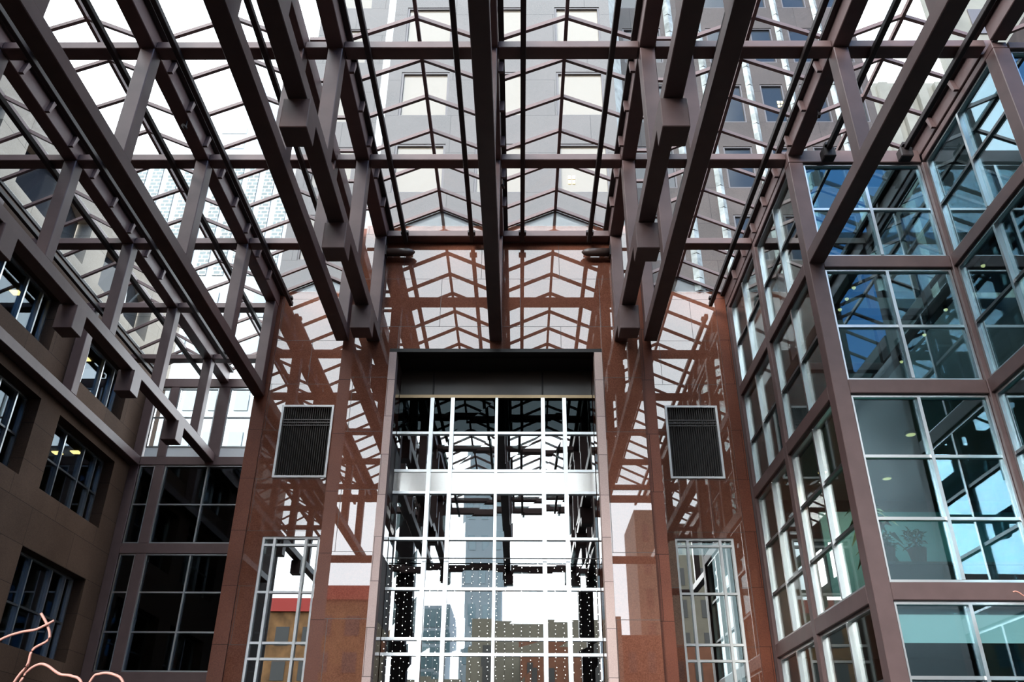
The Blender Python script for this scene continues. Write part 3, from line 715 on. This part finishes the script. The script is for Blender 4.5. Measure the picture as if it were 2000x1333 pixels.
solid_mesh('rooftop_block', 'dark rooftop block beyond the right end of the glass roof', 'building', STEEL_D, 11.75, 13.6, YQ-2, 20.2, 12.75, 16.3)
# inner walkway steel under the roof of the pavilion
t = thing('inner_gantry', 'dark steel gantry inside the top storey of the glass pavilion', 'gantry', (8.8, 17, 9.5))
MB().box(6.70, 6.90, YP+0.5, 19.9, 9.46, 9.74, bev=0.01).build('beam', STEEL, t)
MB().box(8.94, 9.14, YQ+0.6, 19.9, 9.46, 9.74, bev=0.01).build('beam', STEEL, t)
for y in (16.0, 18.6):
    MB().box(6.92, 8.92, y, y+0.2, 9.5, 9.7, bev=0.01).build('cross_piece', STEEL, t)
    for x in (6.72, 8.96): MB().box(x, x+0.16, y+0.02, y+0.18, 9.74, ZT0-0.02).build('hanger', STEEL, t)
LP = [(6.80, 14.67, 'nearest on the left gantry beam'), (6.80, 15.10, 'second on the left gantry beam'), (6.80, 15.53, 'third on the left gantry beam'),
      (9.04, 13.87, 'nearest on the right gantry beam'), (9.04, 15.53, 'second on the right gantry beam'), (9.04, 16.62, 'third on the right gantry beam'), (9.04, 17.92, 'farthest on the right gantry beam')]
for x, y, lab in LP:
    t = thing('spot_lamp', 'small round warm lamp inside the pavilion, ' + lab, 'lamp', (x, y, 9.4))
    MB().tube([(x, y, 9.38), (x, y, 9.46)], 0.05, 12).build('housing', STEEL_D, t)
    MB().ball((x, y, 9.375), 0.042, 10, 6).build('bulb', LAMP_W, t, smooth=True)
for x, y, z, lab in ((6.6, 16.0, 6.70, 'front left under the upper floor'), (7.9, 16.0, 6.70, 'front right under the upper floor'), (6.8, 18.2, 6.70, 'rear left under the upper floor'), (8.4, 18.6, 6.70, 'rear right under the upper floor'),
                  (6.7, 16.3, 3.0, 'left under the lower floor'), (7.8, 17.0, 3.0, 'right under the lower floor')):
    t = thing('downlight', 'round recessed downlight in the pavilion, ' + lab, 'lamp', (x, y, z))
    MB().tube([(x, y, z), (x, y, z+0.05)], 0.11, 16).build('rim', WHITEM, t)
    MB().tube([(x, y, z-0.006), (x, y, z+0.0)], 0.09, 16).build('diffuser', LAMP_W, t)
    ld = bpy.data.lights.new('downlight_bulb', 'SPOT'); ld.energy = 420; ld.color = (1.0, 0.86, 0.66); ld.spot_size = 2.4; ld.spot_blend = 0.6; ld.shadow_soft_size = 0.08
    lo = bpy.data.objects.new('lamp_bulb', ld); COL.objects.link(lo); lo.parent = t; lo.location = (0, 0, -0.03)

# ------------------------------------------------------------------ the tower above the roof
t = thing('office_tower', 'granite office tower rising behind the glass roof in the centre', 'building', (XC, YW+2, ZR0))
WZ = [13.96 + 2.667*k for k in range(0, 9)]
WX = [(-3.35, -2.0), (-1.21, 0.08), (1.0, 2.33)]
holes = [(a, b, z+ (0 if k else 0.0), z+1.65) for k, z in enumerate(WZ) for a, b in WX]
mb = MB(); wall_cells(mb, [-3.72, 2.62], [ZR0, 38], holes, lambda a0,a1,z0,z1: mb.box(a0,a1,YW,YW+0.5,z0,z1))
mb.build('centre_wall', GR_W, t)
for z in WZ:
    for a, b in WX:
        f = MB(); f.box(a, a+0.06, YW+0.02, YW+0.1, z, z+1.65); f.box(b-0.06, b, YW+0.02, YW+0.1, z, z+1.65); f.box(a+0.06, b-0.06, YW+0.02, YW+0.1, z+1.59, z+1.65); f.box(a+0.06, b-0.06, YW+0.02, YW+0.1, z, z+0.04)
        wn = f.build('window', FRAMED, t)
        MB().box(a+0.03, b-0.03, YW+0.08, YW+0.12, z+0.02, z+1.62).build('pane', CREAM, wn)
for a, b, xa, xb in ((-3.98, -3.72, -4.0, -3.72), (2.62, 2.88, 2.62, 2.9)):
    MB().prism([(xa, YW+0.35), (xb, YW+0.0), (xb, YW+0.5), (xa, YW+0.6)] if xa < 0 else [(xa, YW+0.0), (xb, YW+0.35), (xb, YW+0.6), (xa, YW+0.5)], 'Z', ZR0, 38).build('corner_strip', QUOIN, t)
def wing(x0, x1, wins, wmat, strips, nm, y=YV, mat=GR_W):
    holes = [(a, b, z, z+1.65) for z in WZ for a, b in wins]
    m = MB(); wall_cells(m, [x0, x1], [ZR0, 38], holes, lambda a0,a1,z0,z1: m.box(a0,a1,y,y+0.4,z0,z1))
    m.build(nm, mat, t)
    for k, z in enumerate(WZ):
        for a, b in wins:
            f = MB(); f.box(a, a+0.05, y+0.02, y+0.1, z, z+1.65); f.box(b-0.05, b, y+0.02, y+0.1, z, z+1.65); f.box(a+0.05, b-0.05, y+0.02, y+0.1, z+1.6, z+1.65); f.box(a+0.05, b-0.05, y+0.02, y+0.1, z, z+0.05)
            wn = f.build('window', FRAMED, t)
            MB().box(a+0.02, b-0.02, y+0.08, y+0.12, z+0.02, z+1.63).build('pane', wmat, wn)
    for a, b in strips:
        m = MB(); n = 60; hh = (38-ZR0)/n
        for i in range(n):
            s = 0.10 if i % 2 else 0.0
            zz = ZR0+i*hh; c = (a+b)/2
            m.prism([(a, y-0.02), (c, y-0.10-s*0.3), (b, y-0.02)], 'Z', zz, zz+hh)
        m.build('corner_strip', QUOIN, t)
wing(-6.95, -4.02, [(-6.5, -5.2)], CREAM, [], 'left_wing_wall')
wing(2.95, 11.45, [(3.5, 4.8), (6.35, 7.25), (7.85, 8.6), (9.15, 10.0), (10.55, 11.2)], DARKW, [(4.95, 5.25), (5.95, 6.2), (7.38, 7.62), (8.72, 8.95), (10.12, 10.35)], 'right_wing_wall', mat=GR_T)
# lit ceiling lamps just inside tower windows
for n, (x, z) in enumerate(((6.75, 22.6), (8.35, 20.0), (8.35, 17.5), (6.75, 14.7), (-1.55, 14.3), (1.25, 14.3))):
    yy = (YV if x > 3 else YW) + 0.06
    m = MB()
    for i in range(2):
        for j in range(2): m.box(x+i*0.11, x+i*0.11+0.07, yy-0.005, yy+0.015, z+j*0.16, z+j*0.16+0.1)
    m.build('window_lamp', LAMP_W, t)

# office building above the left wall
t = thing('office_building', 'beige stone office block rising above the left wall, seen through the glass roof', 'building', (-14, 14, 12.95))
BZ = [(13.35, 14.75)]
mb = MB(); wall_cells(mb, [-2.0, 26.5], [12.95, 15.4], [(y0, y1, z0, z1) for z0, z1 in BZ for y0, y1 in BAYS], lambda a0,a1,z0,z1: mb.box(XWL-0.5, XWL, a0, a1, z0, z1))
mb.box(XWL-0.5, XWL, 6.8, 10.6, 15.4, 30)  # added unseen upper slab, keeps sky light off the left bays
mb.build('facade_wall', GR_B, t)
for z0, z1 in BZ:
    for y0, y1 in BAYS:
        ym = (y0+y1)/2
        wn = MB().prism([(XWL-0.45, y0), (XWL-0.02, ym), (XWL-0.45, y1), (XWL-0.5, y1), (XWL-0.5, y0)], 'Z', z0+0.02, z0+0.1).build('window', STEEL, t)
        MB().prism([(XWL-0.44, y0+0.05), (XWL-0.05, ym), (XWL-0.44, y1-0.05), (XWL-0.48, y1-0.05), (XWL-0.48, y0+0.05)], 'Z', z0+0.1, z1-0.02).build('pane', DARKW, wn)

# pale tower with paned strips beyond the framed wall
YB = 60
t = thing('pale_tower', 'pale concrete tower with columns of small panes beyond the left roof bays', 'building', (-28, YB+5, GROUND))
box('shaft', PALE, t, -37, -14, YB, YB+14, GROUND, 53)
for k in range(15):
    x = -36.4 + 1.47*k
    MB().box(x, x+0.92, YB-0.08, YB, 39.5, 52).build('window_strip', STRIP, t)
for k in range(11):
    x = -36.2 + 2.0*k
    for j in range(8):
        z = 36.4 - 4.2*j
        MB().box(x, x+1.05, YB-0.1, YB, z-1.0, z+1.4).build('window', HAZEW, t)
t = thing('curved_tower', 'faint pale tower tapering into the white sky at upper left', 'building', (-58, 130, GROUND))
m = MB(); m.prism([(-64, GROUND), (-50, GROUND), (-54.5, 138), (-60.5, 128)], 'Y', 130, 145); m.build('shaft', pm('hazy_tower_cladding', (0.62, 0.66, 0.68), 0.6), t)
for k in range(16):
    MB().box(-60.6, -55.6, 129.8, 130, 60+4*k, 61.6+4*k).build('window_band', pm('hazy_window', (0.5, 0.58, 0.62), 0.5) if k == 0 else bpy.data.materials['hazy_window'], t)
t = thing('fluted_tower', 'beige fluted stone tower beyond the right roof bays', 'building', (27, 45, GROUND))
box('shaft', FLUTE, t, 22.9, 50, 40.3, 41.6, GROUND, 41.5)
for k in range(22):
    MB().box(23.0+1.2*k, 23.6+1.2*k, 39.9, 40.3, GROUND, 41.2).build('flute', FLUTE, t)
box('upper_shaft', FLUTE, t, 28.6, 50, 41, 41.6, 41.5, 70)
box('window', FRAMED, t, 31.2, 32.4, 40.9, 41.0, 46.8, 49.2)

# buildings across the street behind the camera, seen only as reflections
DKWIN = pm('dark_far_window', (0.07, 0.065, 0.06), 0.3)
REDB = pm('red_awning', (0.55, 0.06, 0.045), 0.6)
def street(name, label, x0, x1, y0, h, mat, wmat, cols, rows, y1=None, wz=0.55, ww=0.5, band=False):
    t = thing(name, label, 'building', ((x0+x1)/2, y0-5, GROUND))
    MB().box(x0, x1, y0-12, y0, GROUND, h).build('wall', mat, t)
    if band: MB().box(x0-0.2, x1+0.2, y0-12, y0+0.4, h, h+1.5).build('red_band', REDB, t)
    dx = (x1-x0)/cols; dz = (h-GROUND-3)/rows
    for i in range(cols):
        for j in range(rows):
            a = x0+dx*(i+0.5-ww/2); z = GROUND+3+dz*j
            MB().box(a, a+dx*ww, y0, y0+0.06, z, z+dz*wz).build('window', wmat, t)
street('blue_grey_tower', 'tall blue-grey tower reflected in the middle of the entrance glass', -7.8, -2.2, -82, 47, GREYB, BLUEW, 3, 9)
street('beige_block', 'beige stone block reflected low in the entrance glass', -5.6, 11, -61, 18.6, BEIGEB, DKWIN, 4, 2, ww=0.22)
street('brick_building', 'orange brick building reflected low right in the entrance glass', 0.2, 7.2, -48, 14.0, BRICKB, DKWIN, 4, 3, ww=0.3)
street('teal_glass_block', 'teal glass block reflected low left in the entrance glass', -14.0, -10.4, -90, 26, GREYB, TEALW, 4, 8, wz=0.85, ww=0.85)
street('low_beige_house', 'low beige building reflected at the foot of the entrance glass', -13.5, -5.8, -56, 11.5, BEIGEB, DKWIN, 5, 2, ww=0.3)
street('brown_block', 'brown stone block reflected in the granite right of the doorway', 11.2, 30, -63, 17, BRICKB, DKWIN, 9, 4, ww=0.4)
street('round_windowed_tower', 'beige tower reflected above the brown block in the right granite', 15.5, 32, -78, 36, BEIGEB, DKWIN, 6, 8, ww=0.3)
street('red_brick_warehouse', 'orange brick building with a red band reflected in the granite left of the doorway', -44, -16.5, -60, 20, pm('orange_ochre_brick', (0.30, 0.15, 0.06), 0.85, noise=(0.9, 0.6, 1.4)), DKWIN, 9, 5, band=True)

# ------------------------------------------------------------------ copper wire branches
def wire(name, label, paths, base, radii=0.011):
    t = thing(name, label, 'wire sculpture', base)
    for p in paths:
        P = [Vector(q) for q in p]; out = []
        for i in range(len(P)-1):
            p0, p1, p2, p3 = P[max(i-1, 0)], P[i], P[i+1], P[min(i+2, len(P)-1)]
            for s in range(6):
                u = s/6
                out.append(0.5*((2*p1)+(-p0+p2)*u+(2*p0-5*p1+4*p2-p3)*u*u+(-p0+3*p1-3*p2+p3)*u**3))
        out.append(P[-1])
        MB().tube(out, radii, 8).build('branch', WIRE, t, smooth=True)
Y7 = 7.0
wire('wire_branch', 'curling pink copper wire branches at the bottom left corner',
     [[(-4.5, Y7, 0.5), (-4.35, Y7, 0.98), (-4.12, Y7, 1.16), (-3.97, Y7, 1.22), (-3.86, Y7, 1.24), (-3.78, Y7, 1.28), (-3.73, Y7, 1.31)],
      [(-3.86, Y7+.02, 1.37), (-3.80, Y7+.02, 1.30), (-3.75, Y7+.02, 1.22), (-3.75, Y7+.02, 1.16), (-3.85, Y7+.02, 1.09), (-3.86, Y7+.02, 0.97), (-3.93, Y7+.02, 0.84), (-4.1, Y7, 0.3), (-4.2, Y7, GROUND)],
      [(-4.2, Y7+.04, GROUND), (-4.0, Y7+.04, 0.4), (-3.89, Y7+.04, 0.85), (-3.85, Y7+.04, 0.94), (-3.78, Y7+.04, 0.985), (-3.71, Y7+.04, 0.975), (-3.6, Y7+.04, 0.915), (-3.5, Y7+.04, 0.90), (-3.41, Y7+.04, 0.85), (-3.3, Y7+.04, 0.6), (-3.25, Y7+.04, 0.2)],
      [(-3.6, Y7+.06, GROUND), (-3.5, Y7+.06, 0.4), (-3.36, Y7+.06, 0.85), (-3.29, Y7+.06, 0.92), (-3.18, Y7+.06, 0.915), (-3.09, Y7+.06, 0.85), (-3.0, Y7+.06, 0.6)]],
     (-3.8, Y7, GROUND))
wire('wire_branch', 'single thin pale wire twig at the right edge before the pavilion',
     [[(3.975, Y7, 1.565), (4.0, Y7, 1.57), (4.04, Y7, 1.545), (4.12, Y7, 1.45), (4.2, Y7, 1.0), (4.3, Y7, GROUND)]], (4.3, Y7, GROUND), 0.006)
